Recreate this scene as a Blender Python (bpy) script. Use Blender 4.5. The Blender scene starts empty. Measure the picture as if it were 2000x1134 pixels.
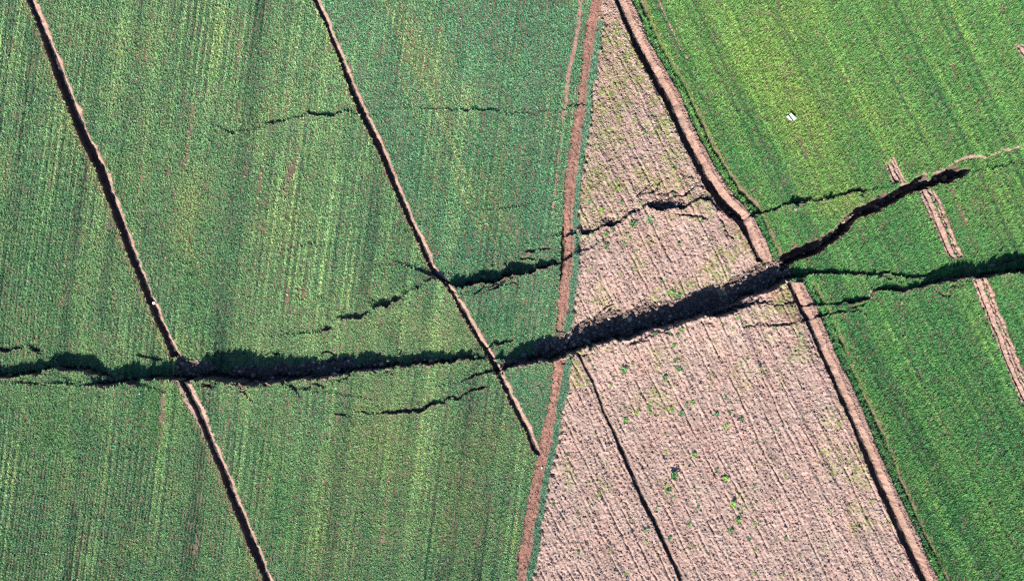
import bpy, math, random
import numpy as np
from mathutils import Vector

C = bpy.context.scene
COL = C.collection
PI = math.pi

# ------------------------------------------------------------------ camera, sky, sun, exposure
S = 0.06                                   # metres per photograph pixel
CAM_H = 90.0
cam_d = bpy.data.cameras.new('camera')
cam_d.sensor_width = 36.0
cam_d.lens = 36.0 * CAM_H / (2000 * S)
cam_d.clip_end = 5000
cam = bpy.data.objects.new('camera', cam_d)
COL.objects.link(cam)
cam.location = (0, 0, CAM_H)
C.camera = cam

SUN_EL = math.radians(32)
SUN_XY = Vector((-0.306, -0.952))          # towards the sun, on the ground
sun_vec = Vector((SUN_XY.x * math.cos(SUN_EL), SUN_XY.y * math.cos(SUN_EL), math.sin(SUN_EL)))
w = bpy.data.worlds.new('World')
C.world = w
w.use_nodes = True
nt = w.node_tree
sky = nt.nodes.new('ShaderNodeTexSky')
sky.sky_type = 'NISHITA'
sky.sun_disc = False
sky.sun_elevation = SUN_EL
sky.sun_rotation = math.atan2(SUN_XY.x, SUN_XY.y) % (2 * PI)
bg = nt.nodes['Background']
bg.inputs['Strength'].default_value = 0.05
tint = nt.nodes.new('ShaderNodeVectorMath'); tint.operation = 'MULTIPLY'
tint.inputs[1].default_value = (0.62, 0.90, 1.25)
nt.links.new(sky.outputs[0], tint.inputs[0]); nt.links.new(tint.outputs[0], bg.inputs['Color'])
sd = bpy.data.lights.new('sun', 'SUN')
sd.energy = 5.0
sd.angle = math.radians(0.5)
sd.color = (1.0, 0.93, 0.84)
so = bpy.data.objects.new('sun', sd)
COL.objects.link(so)
so.rotation_euler = sun_vec.to_track_quat('Z', 'Y').to_euler()
so.location = (0, 0, 120)
C.view_settings.view_transform = 'Standard'
C.view_settings.look = 'None'
C.view_settings.gamma = 1
C.view_settings.use_curve_mapping = False
C.view_settings.exposure = 1.3
C.cycles.filter_width = 1.3
C.cycles.max_bounces = 4
C.cycles.diffuse_bounces = 1
C.cycles.use_denoising = False

TANEL = math.tan(SUN_EL)
rng = np.random.default_rng(11)
random.seed(5)

# ------------------------------------------------------------------ noise
_LAT = rng.random((64, 256, 256)).astype(np.float32) * 2 - 1
def vn(x, y, sc, seed=0, sy=None):
    """value noise in [-1,1]; sc = feature size"""
    fx = np.asarray(x, np.float32) / sc + 91.7 * (seed % 7)
    fy = np.asarray(y, np.float32) / (sy or sc) + 57.3 * (seed % 5)
    ix = np.floor(fx).astype(np.int32); iy = np.floor(fy).astype(np.int32)
    tx = fx - ix; ty = fy - iy
    tx = tx * tx * (3 - 2 * tx); ty = ty * ty * (3 - 2 * ty)
    L = _LAT[seed % 64]
    a = L[iy & 255, ix & 255]; b = L[iy & 255, (ix + 1) & 255]
    c = L[(iy + 1) & 255, ix & 255]; d = L[(iy + 1) & 255, (ix + 1) & 255]
    return (a + (b - a) * tx) * (1 - ty) + (c + (d - c) * tx) * ty
def fbm(x, y, sc, seed=0, o=3, sy=None):
    r = 0; a = 1.0; t = 0
    for k in range(o):
        r = r + a * vn(x, y, sc / 2 ** k, seed + k * 3, (sy / 2 ** k) if sy else None)
        t += a; a *= 0.55
    return r / t
def sstep(a, b, x):
    t = np.clip((x - a) / (b - a), 0, 1)
    return t * t * (3 - 2 * t)

# ------------------------------------------------------------------ ground grid, in photograph pixels (x right, y down)
G = 1.75
X0, X1, Y0, Y1 = -260.0, 2262.0, -220.0, 1355.0
NX = int((X1 - X0) / G) + 1
NY = int((Y1 - Y0) / G) + 1
gx = X0 + np.arange(NX, dtype=np.float32) * G
gy = Y0 + np.arange(NY, dtype=np.float32) * G
PX, PY = np.meshgrid(gx, gy)
WX = PX + 1.7 * vn(PX, PY, 14, 1) + 2.2 * vn(PX, PY, 6.5, 2) + 1.6 * vn(PX, PY, 3.6, 10)      # ragged edges
WY = PY + 1.7 * vn(PX, PY, 14, 3) + 2.2 * vn(PX, PY, 6.5, 4) + 1.6 * vn(PX, PY, 3.6, 11)
SXg = PX + 1.1 * vn(PX, PY, 16, 5) + 0.9 * vn(PX, PY, 5, 6)     # mildly ragged edges
SYg = PY + 1.1 * vn(PX, PY, 16, 7) + 0.9 * vn(PX, PY, 5, 8)
Z = np.zeros_like(PX)
CROPH = np.ones_like(PX)

def polydist(pts, maxr, GX, GY, extend=False):
    """signed distance (positive = left of heading in the picture's up-sense: above a rightward line,
    right of a downward line) and interpolated attributes, only near the line"""
    P = np.asarray(pts, np.float32)
    xs, ys = P[:, 0], P[:, 1]
    i0 = max(0, int((ys.min() - maxr - Y0) / G)); i1 = min(NY, int((ys.max() + maxr - Y0) / G) + 2)
    j0 = max(0, int((xs.min() - maxr - X0) / G)); j1 = min(NX, int((xs.max() + maxr - X0) / G) + 2)
    sl = (slice(i0, i1), slice(j0, j1))
    gxw, gyw = GX[sl], GY[sl]
    best = np.full(gxw.shape, 1e9, np.float32); sg = np.zeros_like(best)
    na = P.shape[1] - 2
    at = np.zeros(gxw.shape + (na,), np.float32)
    for k in range(len(P) - 1):
        a, b = P[k], P[k + 1]
        dx, dy = b[0] - a[0], b[1] - a[1]
        L2 = dx * dx + dy * dy + 1e-9
        r0 = max(0, int((min(a[1], b[1]) - maxr - 6 - gy[i0]) / G)); r1 = min(i1 - i0, int((max(a[1], b[1]) + maxr + 6 - gy[i0]) / G) + 2)
        c0 = max(0, int((min(a[0], b[0]) - maxr - 6 - gx[j0]) / G)); c1 = min(j1 - j0, int((max(a[0], b[0]) + maxr + 6 - gx[j0]) / G) + 2)
        if r1 <= r0 or c1 <= c0: continue
        s2 = (slice(r0, r1), slice(c0, c1))
        ux = gxw[s2] - a[0]; uy = gyw[s2] - a[1]
        t = np.clip((ux * dx + uy * dy) / L2, 0, 1)
        d2 = (ux - t * dx) ** 2 + (uy - t * dy) ** 2
        cr = -(dx * uy - dy * ux)
        m = d2 < best[s2] - 1e-4
        best[s2] = np.where(m, d2, best[s2])
        sg[s2] = np.where(m, np.where(cr >= 0, 1, -1), sg[s2])
        if na:
            v = a[2:] + t[..., None] * (b[2:] - a[2:])
            at[s2] = np.where(m[..., None], v, at[s2])
    return sl, np.where(sg == 0, 9999.0, np.sqrt(best) * sg).astype(np.float32), at

# ------------------------------------------------------------------ the lines of the place (photograph pixels)
DITCH_A = [(20, -230), (38, -60), (56, 0), (80, 55), (104, 120), (128, 185), (160, 265), (190, 325), (213, 385), (248, 480), (283, 570), (308, 630), (335, 695)]
DITCH_B = [(362, 742), (385, 790), (410, 855), (440, 930), (470, 1010), (500, 1085), (521, 1134), (560, 1230), (610, 1370)]
DITCH_C = [(545, -230), (600, -50), (616, 0), (650, 78), (688, 178), (704, 215), (740, 287), (773, 370), (808, 445), (846, 530), (862, 546)]
DITCH_D = [(866, 548), (889, 580), (905, 612), (940, 672), (966, 714), (977, 734), (1000, 785), (1030, 842), (1047, 886)]
DITCH_E1 = [(1130, -230), (1185, -50), (1205, 0), (1250, 100), (1300, 188), (1343, 280), (1383, 352), (1415, 400), (1448, 430), (1468, 470), (1488, 508)]
DITCH_E2 = [(1538, 553), (1570, 612), (1598, 670), (1648, 782), (1676, 845), (1708, 922), (1757, 1030), (1806, 1134), (1860, 1240), (1920, 1370)]
DITCH_G = [(1127, 687), (1155, 740), (1178, 800), (1215, 880), (1250, 962), (1290, 1042), (1326, 1122), (1370, 1230), (1420, 1370)]
PATH_U = [(1205, -230), (1172, -60), (1165, 0), (1150, 80), (1137, 195), (1117, 330), (1109, 420), (1113, 480), (1104, 560), (1094, 645)]
PATH_L = [(1093, 698), (1085, 760), (1075, 820), (1057, 900), (1042, 980), (1017, 1134), (1000, 1230), (975, 1370)]

def xline(pts, y):
    P = np.asarray(pts, np.float32)
    return np.interp(y, P[:, 1], P[:, 0])
L_W1 = DITCH_A + DITCH_B
L_W2 = DITCH_C + DITCH_D + [(1052, 900), (1050, 1370)]
L_PA = PATH_U + PATH_L
L_E1 = DITCH_E1 + DITCH_E2
bW1 = xline(L_W1, PY); bPA = xline(L_PA, PY); bE1 = np.maximum(xline(L_E1, PY), bPA + 34)
bW2 = np.minimum(xline(L_W2, PY), bPA - 16)
# 1 west of ditch, 2 between ditches, 3 ditch to path, 4 fallow, 5 east
REG = np.where(PX < bW1, 1, np.where(PX < bW2, 2, np.where(PX < bPA, 3, np.where(PX < bE1, 4, 5)))).astype(np.int8)
FALLOW = (REG == 4).astype(np.float32)

BARE = np.zeros_like(PX)           # 1 = no crop
SOIL = np.zeros(PX.shape + (3,), np.float32)
SOIL[:] = (0.135, 0.098, 0.070)
fal = np.array((0.325, 0.227, 0.190), np.float32)
SOIL[REG == 4] = fal
KIND = np.zeros(PX.shape, np.int16)       # ground piece

# gentle lie of the land
Z += 0.25 * fbm(PX, PY, 420, 9, 2)

# ------------------------------------------------------------------ fault scarps: (x, y, w) with w = the drop seen as shadow height
M1 = [(-260, 748, 26), (-120, 742, 24), (-40, 737, 28), (0, 736, 26), (19, 738, 29), (43, 732, 31), (73, 729, 34), (86, 725, 34), (101, 718, 30), (118, 721, 34), (130, 723, 38),
      (143, 723, 37), (175, 727, 35), (190, 731, 28), (210, 735, 10), (222, 738, 0)]
M1b = [(158, 750, 0), (175, 750, 7), (190, 749, 13), (215, 750, 24), (240, 749, 40), (262, 745, 38), (290, 741, 29), (320, 736, 39), (345, 741, 47), (362, 742, 44), (395, 740, 50),
       (410, 737, 56), (425, 738, 62), (440, 743, 66), (465, 745, 70), (490, 748, 64), (510, 748, 59), (540, 742, 55), (570, 741, 52), (590, 738, 51), (612, 739, 46), (640, 734, 43),
       (665, 730, 42), (685, 726, 39), (705, 722, 37), (722, 722, 38), (745, 722, 30), (770, 714, 23), (795, 714, 27), (810, 709, 25), (830, 712, 28), (845, 711, 28), (860, 707, 27),
       (880, 708, 21), (895, 701, 19), (910, 699, 18), (935, 702, 11), (948, 702, 0)]
M2 = [(888, 748, 1), (905, 744, 3), (917, 738, 6), (930, 732, 7), (945, 731, 8), (957, 727, 8), (975, 724, 10), (992, 717, 26), (1012, 713, 46), (1022, 710, 47), (1040, 706, 49), (1058, 700, 50),
      (1066, 706, 55), (1078, 704, 59), (1085, 701, 66), (1092, 697, 54), (1105, 691, 44), (1114, 690, 62), (1120, 688, 50), (1130, 684, 46), (1145, 677, 47), (1160, 674, 52), (1180, 668, 49), (1195, 663, 53),
      (1210, 665, 56), (1228, 661, 53), (1245, 653, 49), (1258, 646, 47), (1275, 642, 47), (1300, 637, 46), (1325, 631, 46), (1345, 625, 44), (1360, 619, 45), (1385, 617, 50), (1400, 617, 53),
      (1420, 612, 42), (1438, 602, 30), (1455, 597, 12), (1475, 594, 5), (1490, 594, 5), (1515, 598, 4), (1540, 592, 6), (1553, 590, 6), (1563, 596, 7), (1580, 598, 6), (1600, 596, 5), (1625, 596, 4),
      (1640, 594, 6), (1652, 591, 11), (1666, 592, 17), (1685, 588, 14), (1697, 583, 8), (1701, 574, 7), (1715, 567, 8), (1725, 566, 14), (1740, 569, 18), (1760, 568, 14), (1785, 565, 14),
      (1805, 558, 17), (1822, 555, 29), (1840, 552, 33), (1865, 546, 40), (1885, 543, 41), (1900, 543, 36), (1920, 541, 36), (1945, 536, 39), (1965, 533, 38), (1980, 532, 40), (2000, 533, 43),
      (2050, 528, 40), (2120, 520, 38), (2262, 505, 34)]
MJ = [(1424, 597, 0), (1432, 594, 26), (1442, 587, 40), (1458, 578, 44), (1472, 576, 50), (1490, 571, 52), (1505, 566, 56), (1520, 556, 52), (1532, 549, 46), (1545, 545, 32), (1558, 542, 22), (1570, 540, 18), (1585, 535, 13), (1605, 532, 10),
      (1630, 535, 12), (1660, 535, 10), (1688, 535, 6), (1697, 540, 9), (1712, 537, 3), (1725, 533, 5), (1740, 535, 9), (1760, 541, 9), (1780, 543, 9), (1800, 540, 8), (1820, 535, 4), (1830, 532, 0)]
N0 = [(1119, 457, 12), (1126, 456, 14), (1140, 458, 11), (1155, 452, 9), (1167, 449, 4), (1173, 444, 5), (1185, 440, 13), (1195, 441, 16), (1205, 438, 12), (1212, 433, 4), (1222, 425, 4), (1230, 421, 10), (1236, 417, 8),
      (1250, 411, 4), (1260, 404, 2), (1265, 402, 9), (1280, 409, 24), (1290, 411, 18), (1305, 404, 24), (1318, 405, 13), (1330, 407, 16), (1340, 407, 11), (1350, 398, 3), (1359, 392, 5), (1369, 389, 9), (1379, 390, 10),
      (1385, 391, 10), (1392, 398, 6), (1402, 408, 8), (1409, 410, 6), (1424, 422, 8), (1434, 419, 6), (1443, 425, 6), (1456, 430, 4), (1465, 425, 7), (1474, 419, 9), (1488, 418, 6), (1500, 413, 6), (1512, 412, 5), (1531, 401, 6),
      (1545, 398, 15), (1560, 398, 17), (1575, 394, 11), (1590, 393, 5), (1600, 392, 5), (1615, 390, 13), (1630, 386, 10), (1640, 382, 6), (1652, 378, 6), (1660, 377, 8), (1675, 375, 9), (1688, 374, 6), (1693, 373, 0)]
D1 = [(864, 547, 6), (872, 550, 13), (890, 561, 28), (905, 560, 28), (925, 554, 25), (945, 553, 30), (962, 555, 35), (975, 549, 32), (985, 542, 29), (1000, 538, 38), (1010, 536, 36), (1025, 535, 30), (1035, 536, 26),
      (1045, 528, 20), (1055, 523, 19), (1062, 526, 21), (1075, 518, 15), (1086, 517, 18), (1092, 514, 0)]
D2 = [(545, 656, 0), (560, 655, 4), (600, 652, 5), (622, 650, 5), (630, 646, 8), (641, 645, 15), (648, 636, 4), (660, 622, 7), (675, 621, 11), (690, 622, 12), (700, 622, 13), (715, 616, 12), (722, 606, 3), (735, 599, 18), (745, 597, 19),
      (757, 599, 22), (762, 591, 14), (770, 590, 18), (778, 588, 17), (785, 574, 3), (795, 572, 9), (802, 566, 8), (807, 561, 4), (813, 566, 14), (820, 559, 6), (828, 552, 4), (838, 548, 8), (845, 545, 6), (860, 544, 3)]
B1 = [(700, 802, 2), (712, 806, 4), (725, 808, 3), (745, 807, 2), (752, 804, 6), (765, 805, 7), (780, 804, 7), (800, 804, 6), (822, 804, 9), (832, 797, 12), (845, 790, 12), (858, 788, 9), (870, 788, 4), (871, 778, 4), (885, 777, 3),
      (895, 780, 6), (905, 774, 5), (910, 768, 5), (920, 762, 3), (930, 759, 6), (945, 757, 7), (954, 753, 2)]
B0 = [(655, 808, 2), (665, 809, 5), (676, 811, 2)]
B2 = [(520, 752, 1), (560, 755, 5), (590, 758, 5), (615, 763, 4), (650, 768, 3), (700, 776, 3), (750, 779, 1)]
T1 = [(436, 254, 3), (446, 259, 6), (458, 261, 6), (468, 257, 5), (485, 258, 2), (500, 252, 2), (520, 243, 6), (535, 240, 10), (545, 238, 8), (560, 234, 4), (590, 230, 5), (600, 222, 7), (620, 225, 9), (640, 228, 10), (655, 226, 10), (665, 221, 5),
      (680, 219, 8), (690, 226, 3), (700, 222, 3), (720, 226, 4), (740, 226, 3), (755, 213, 5), (780, 214, 2), (850, 214, 3), (905, 217, 5), (923, 216, 7), (950, 216, 7), (975, 221, 3), (1000, 224, 4), (1045, 222, 2), (1100, 215, 2), (1128, 206, 6), (1140, 204, 3)]
T2 = [(575, 486, 0), (590, 482, 3), (610, 479, 4), (640, 480, 2), (700, 470, 1), (740, 460, 1), (790, 452, 2), (832, 441, 0)]
T3 = [(930, 417, 0), (945, 414, 4), (970, 409, 2), (993, 406, 4), (1030, 400, 3), (1050, 396, 0)]
L0 = [(-30, 690, 8), (0, 684, 8), (15, 688, 12), (35, 681, 6), (50, 673, 3), (62, 684, 11), (70, 691, 13), (78, 694, 0)]
L1 = [(255, 699, 0), (268, 697, 8), (285, 700, 3), (300, 703, 9), (312, 703, 4), (318, 702, 0)]
L2 = [(942, 682, 0), (952, 680, 4), (965, 673, 9), (978, 672, 9), (995, 668, 5), (1004, 664, 0)]
D3 = [(1022, 494, 0), (1030, 493, 8), (1042, 492, 9), (1050, 490, 2), (1066, 487, 2), (1078, 488, 0)]
D4 = [(922, 577, 0), (930, 575, 4), (938, 568, 4), (946, 561, 4), (948, 554, 0)]
E3 = [(1440, 640, 0), (1480, 635, 2), (1510, 636, 3), (1540, 634, 3), (1574, 629, 5), (1588, 621, 6), (1605, 618, 6), (1625, 613, 5), (1645, 609, 4), (1655, 606, 0)]
E4 = [(1840, 350, 0), (1925, 333, 4), (1945, 331, 7), (1958, 327, 5), (1985, 318, 2), (2010, 314, 0)]
E5 = [(1915, 528, 0), (1940, 522, 4), (1965, 517, 7), (1980, 513, 8), (2000, 506, 8), (2060, 494, 6), (2130, 486, 0)]
NCR = [(1395, 566, 0), (1412, 562, 2), (1425, 556, 3), (1448, 549, 3), (1466, 536, 2), (1483, 523, 3), (1496, 515, 4), (1512, 510, 4), (1524, 503, 4), (1534, 497, 0)]

SCARPS = [(M1, 1.0, 1.0), (M1b, 1.0, 1.0), (M2, 1.0, 1.0), (MJ, 0.8, 1.0), (N0, 1.0, 1.0), (D1, 1.0, 1.0), (D2, 1.0, 1.0), (B1, 0.8, 1.1), (B0, 1, 1), (B2, 1.0, .8), (T1, 1.0, 1.0), (T2, 1.0, 1.0), (T3, 1, .8),
          (L0, 1, 1), (L1, 1, 1), (L2, 1, 1), (D3, 1, 1), (D4, .7, 1), (E3, .8, 1), (E4, 1, 1), (E5, 1, .8), (NCR, .8, 1)]
fiss = np.zeros_like(PX)
rimd = np.full(PX.shape, 999.0, np.float32)
rc = random.Random(21)
for main, lo, hi in ((M1b, 300, 900), (M2, 1010, 1420), (M2, 1650, 2000), (D1, 870, 1080), (M1, 0, 200), (N0, 1180, 1440), (M1b, 420, 700)):
    P = np.asarray(main, np.float32)
    for _ in range(9):
        x = rc.uniform(lo, hi); y = float(np.interp(x, P[:, 0], P[:, 1])); sl_ = float(np.interp(x + 20, P[:, 0], P[:, 1]) - np.interp(x - 20, P[:, 0], P[:, 1])) / 40
        off = rc.choice((rc.uniform(4, 18), rc.uniform(4, 18), -rc.uniform(20, 60))); n_ = rc.randint(3, 6); ang = math.atan(sl_) + rc.uniform(-.35, .35); ww = rc.uniform(1.5, 4.0)
        q = [(x, y + off, 0.5)]
        for k in range(n_):
            ang += rc.uniform(-.5, .5); st_ = rc.uniform(5, 11)
            q.append((q[-1][0] + st_ * math.cos(ang), q[-1][1] + st_ * math.sin(ang), ww * (1 - abs(2 * (k + 1) / n_ - 1) * .7)))
        SCARPS.append((q, .8, 1.0))
FAINT = (id(D2), id(T1), id(T2), id(T3), id(B2), id(E4))
for pts, rough, kh in SCARPS:
    slot = id(pts) not in FAINT
    P = np.asarray(pts, np.float32)
    # finer points with a little of their own waver
    seg = np.hypot(np.diff(P[:, 0]), np.diff(P[:, 1])); s = np.concatenate([[0], np.cumsum(seg)])
    q = np.arange(0, s[-1], 9.0); q = np.unique(np.concatenate([q, s]))
    P = np.stack([np.interp(q, s, P[:, k]) for k in range(3)], 1)
    ker = np.exp(-0.5 * ((q[:, None] - q[None, :]) / 45.0) ** 2); ker /= ker.sum(1, keepdims=True)
    ws = ker @ P[:, 2]
    P = np.concatenate([P, ws[:, None]], 1)
    wm = P[:, 2].max()
    rmax = min(420, 40 + 5 * wm)
    gxx = PX + (WX - PX) * rough; gyy = PY + (WY - PY) * rough
    sl, d, at = polydist(P, rmax, gxx, gyy)
    wv, wsm = at[..., 0], at[..., 1]
    K = S * TANEL / 0.906 / 0.90 * kh
    h = wv * K; hs = wsm * K
    ok = np.abs(d) < rmax
    Rn = 12 + 1.1 * wv; Rf = 30 + 1.9 * wsm
    fade = np.clip(1 - np.abs(d) / rmax, 0, 1)
    up = 0.5 * hs * np.exp(np.minimum(d, 0) / Rf)
    dn = -0.5 * hs * np.exp(-np.maximum(d, 0) / Rf)
    ex = (h - hs)
    up = up * (1 + (0.22 * vn(PX[sl], PY[sl], 9, 26) + 0.34 * vn(PX[sl], PY[sl], 4.2, 28)) * np.exp(np.minimum(d, 0) / 6)) + 0.25 * ex * np.exp(np.minimum(d, 0) / 10)
    dn = dn - 0.75 * ex * np.exp(-np.maximum(d - 0.8 * wv, 0) / Rn)
    dz = np.where(d < 0, up, dn) * fade
    # the open crack at the scarp's foot
    cw = 2.0 + 0.05 * wv
    gap = sstep(-0.5, 0.15, vn(PX[sl], PY[sl], 14, 25)) if slot else 0.0
    dz = dz - np.where((d >= 0) & (wv > 0.3), gap * np.minimum(0.22 + 0.30 * h, 0.8) * np.exp(-((d - cw) / (cw * 0.8)) ** 2), 0)
    Z[sl] += np.where(ok, dz, 0)
    f = np.where((d >= -0.5) & (d < np.maximum(wv * 1.0, 3)) & (wv > 1.0) & ok, 1, 0)
    fiss[sl] = np.maximum(fiss[sl], f)
    rimd[sl] = np.where(np.abs(d) < np.abs(rimd[sl]), d, rimd[sl])
    BARE[sl] = np.maximum(BARE[sl], np.where(slot & (d > -0.6) & (d < 2.0 + 0.10 * wv) & (wv > 1.2) & ok, 1, 0))

# trench running north-east: (x, y, width)
N1 = [(1528, 530, 0), (1538, 523, 22), (1550, 514, 27), (1562, 507, 28), (1578, 503, 28), (1595, 497, 26), (1610, 487, 20), (1620, 475, 18), (1640, 461, 18), (1655, 451, 20), (1663, 441, 21), (1680, 425, 20), (1700, 415, 18), (1720, 408, 20), (1742, 396, 18),
      (1765, 385, 20), (1785, 375, 19), (1810, 366, 20), (1835, 361, 22), (1855, 356, 24), (1868, 351, 24), (1880, 345, 18), (1892, 335, 6), (1900, 330, 0)]
sl, d, at = polydist(N1, 80, PX + (WX - PX) * 1.2, PY + (WY - PY) * 1.2)
wv = at[..., 0] * (1 + 0.22 * vn(PX[sl], PY[sl], 14, 13) + 0.15 * vn(PX[sl], PY[sl], 6, 12))
wv = wv * 1.0
dep = wv * S / 0.56 * TANEL
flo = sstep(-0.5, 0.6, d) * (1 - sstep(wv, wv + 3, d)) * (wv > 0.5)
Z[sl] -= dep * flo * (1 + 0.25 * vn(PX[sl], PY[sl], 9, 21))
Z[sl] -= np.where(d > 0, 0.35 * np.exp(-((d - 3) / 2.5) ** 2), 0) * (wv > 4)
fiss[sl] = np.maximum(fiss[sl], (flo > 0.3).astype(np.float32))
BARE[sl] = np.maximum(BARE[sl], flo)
SOIL[sl] = np.where((flo > 0.2)[..., None], np.array((0.10, 0.074, 0.064), np.float32), SOIL[sl])  # trench soil darkened so its shadow comes out nearly black
# small sunlit scarp facing south at the trench's far end
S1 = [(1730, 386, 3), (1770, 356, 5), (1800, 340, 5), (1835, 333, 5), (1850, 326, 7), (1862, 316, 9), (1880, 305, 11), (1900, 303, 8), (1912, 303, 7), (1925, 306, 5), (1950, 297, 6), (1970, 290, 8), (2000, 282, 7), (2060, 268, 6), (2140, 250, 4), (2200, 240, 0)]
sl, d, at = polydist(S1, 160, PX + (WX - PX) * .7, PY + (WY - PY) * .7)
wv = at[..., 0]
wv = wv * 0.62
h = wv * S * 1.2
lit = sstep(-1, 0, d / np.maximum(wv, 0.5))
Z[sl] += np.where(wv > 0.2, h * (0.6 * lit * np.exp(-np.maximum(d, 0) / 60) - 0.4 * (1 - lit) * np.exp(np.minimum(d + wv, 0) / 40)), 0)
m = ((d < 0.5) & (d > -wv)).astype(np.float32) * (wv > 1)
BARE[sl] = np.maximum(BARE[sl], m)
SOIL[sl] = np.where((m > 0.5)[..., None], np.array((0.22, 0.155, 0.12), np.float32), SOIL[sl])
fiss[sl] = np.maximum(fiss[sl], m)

# ------------------------------------------------------------------ ditches: attributes dark width, lit wall width
def ditch(pts, dw, lw, kid, soil=(0.30, 0.20, 0.155), lip=0.05, edge=7, cut=0.60, ends=(0, 0)):
    P = [(x, y, dw if not callable(dw) else dw(y), lw if not callable(lw) else lw(y)) for x, y in pts]
    sl, d, at = polydist(P, 60, SXg, SYg)
    a, b = at[..., 0] * (1 + 0.16 * vn(PX[sl], PY[sl], 30, 23) + 0.10 * vn(PX[sl], PY[sl], 9, 27)), at[..., 1] * (1 + 0.35 * vn(PX[sl], PY[sl], 18, 24))
    dep = np.maximum(a, 0) * S / cut * TANEL * 0.95 - np.minimum(0.10, a * 0.007)
    l, r = -a / 2, a / 2
    prof = sstep(l - 0.7, l + 0.7, d) * (1 - np.clip((d - r) / np.maximum(b, .5), 0, 1))
    endcap = (np.abs(d) < 59)
    ends_y = (PY[sl] >= min(p[1] for p in pts) - 2) & (PY[sl] <= max(p[1] for p in pts) + 2)
    prof = prof * endcap * ends_y
    Z[sl] -= prof * dep
    Z[sl] += lip * np.exp(-((d - r - b - 1) / 3.0) ** 2) * ends_y
    bare = ((d > l - 1.0) & (d < r + b + (2.0 + 2.0 * vn(PX[sl], PY[sl], 6, 29) if kid < 25 else 0.5)) & ends_y).astype(np.float32)
    BARE[sl] = np.maximum(BARE[sl], bare)
    # thin, tired crop along the left lip
    th = np.where((d <= l - 1.0) & (d > l - 1.0 - edge) & ends_y, 0.45, 0)
    THIN[sl] = np.maximum(THIN[sl], th)
    SOIL[sl] = np.where((bare > 0.5)[..., None], np.where((d < r)[..., None], np.array((0.050, 0.044, 0.044), np.float32), np.array(soil, np.float32)), SOIL[sl])  # left wall and floor painted near-black to deepen the ditch's shade
    KIND[sl] = np.where(bare > 0.5, kid, KIND[sl])
    if kid == 22:
        sh = (d <= l - 1) & (d > l - 9 + 3 * vn(PX[sl], PY[sl], 12, 27) + np.maximum(PY[sl] - 790, 0) * .07) & ends_y
        BARE[sl] = np.maximum(BARE[sl], sh * .95); SOIL[sl] = np.where(sh[..., None], np.array((0.27, 0.185, 0.15), np.float32), SOIL[sl])
    return sl, d
THIN = np.zeros_like(PX)
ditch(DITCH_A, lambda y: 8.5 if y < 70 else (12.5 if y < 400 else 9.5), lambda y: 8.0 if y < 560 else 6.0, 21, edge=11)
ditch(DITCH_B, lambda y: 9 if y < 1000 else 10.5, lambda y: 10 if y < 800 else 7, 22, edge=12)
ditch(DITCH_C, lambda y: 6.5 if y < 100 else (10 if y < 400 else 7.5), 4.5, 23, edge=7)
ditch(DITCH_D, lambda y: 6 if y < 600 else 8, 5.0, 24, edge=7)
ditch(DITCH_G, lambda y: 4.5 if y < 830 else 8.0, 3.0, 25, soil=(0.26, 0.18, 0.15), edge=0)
for pts, kid in ((DITCH_E1, 26), (DITCH_E2, 27)):
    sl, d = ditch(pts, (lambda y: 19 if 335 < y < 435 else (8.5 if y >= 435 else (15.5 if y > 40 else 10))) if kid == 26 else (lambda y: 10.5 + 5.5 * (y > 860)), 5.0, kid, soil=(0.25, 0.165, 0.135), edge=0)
    ey = (PY[sl] >= pts[0][1] - 2) & (PY[sl] <= pts[-1][1] + 2)
    bw = 21 + 3 * vn(PX[sl], PY[sl], 40, 31)
    bank = sstep(7, 12, d) * (1 - sstep(bw, bw + 9, d)) * ey
    Z[sl] += 0.38 * bank
    mb = ((d > 8) & (d < bw + 3 + 2.0 * vn(PX[sl], PY[sl], 7, 33)) & ey)
    BARE[sl] = np.maximum(BARE[sl], mb)
    SOIL[sl] = np.where(mb[..., None], np.array((0.30, 0.19, 0.15), np.float32), SOIL[sl])
    KIND[sl] = np.where(mb, 41 + (kid - 26), KIND[sl])
    # shallow furrow between the grass strip and the crop
    fs = 36 + 3 * vn(PX[sl], PY[sl], 60, 35)
    fw = np.where(PY[sl] > 900, 3.0, 6.5)
    fur = sstep(fs - 1, fs + 1, d) * (1 - sstep(fs + fw, fs + fw + 5, d)) * ey * (0.75 + 0.5 * vn(PX[sl], PY[sl], 45, 36))
    Z[sl] -= 0.42 * fur
    THIN[sl] = np.maximum(THIN[sl], np.where((d > fs + fw + 1) & (d < fs + fw + 7) & ey, 0.4, 0))
    # beaten fallow edge on the left: paler, stony
    e = np.clip(1 - np.abs(d + 16) / 16, 0, 1) * ey * (REG[sl] == 4)
    SOIL[sl] = SOIL[sl] * (1 - 0.5 * e[..., None]) + np.array((0.33, 0.225, 0.19), np.float32) * 0.5 * e[..., None]

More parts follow.
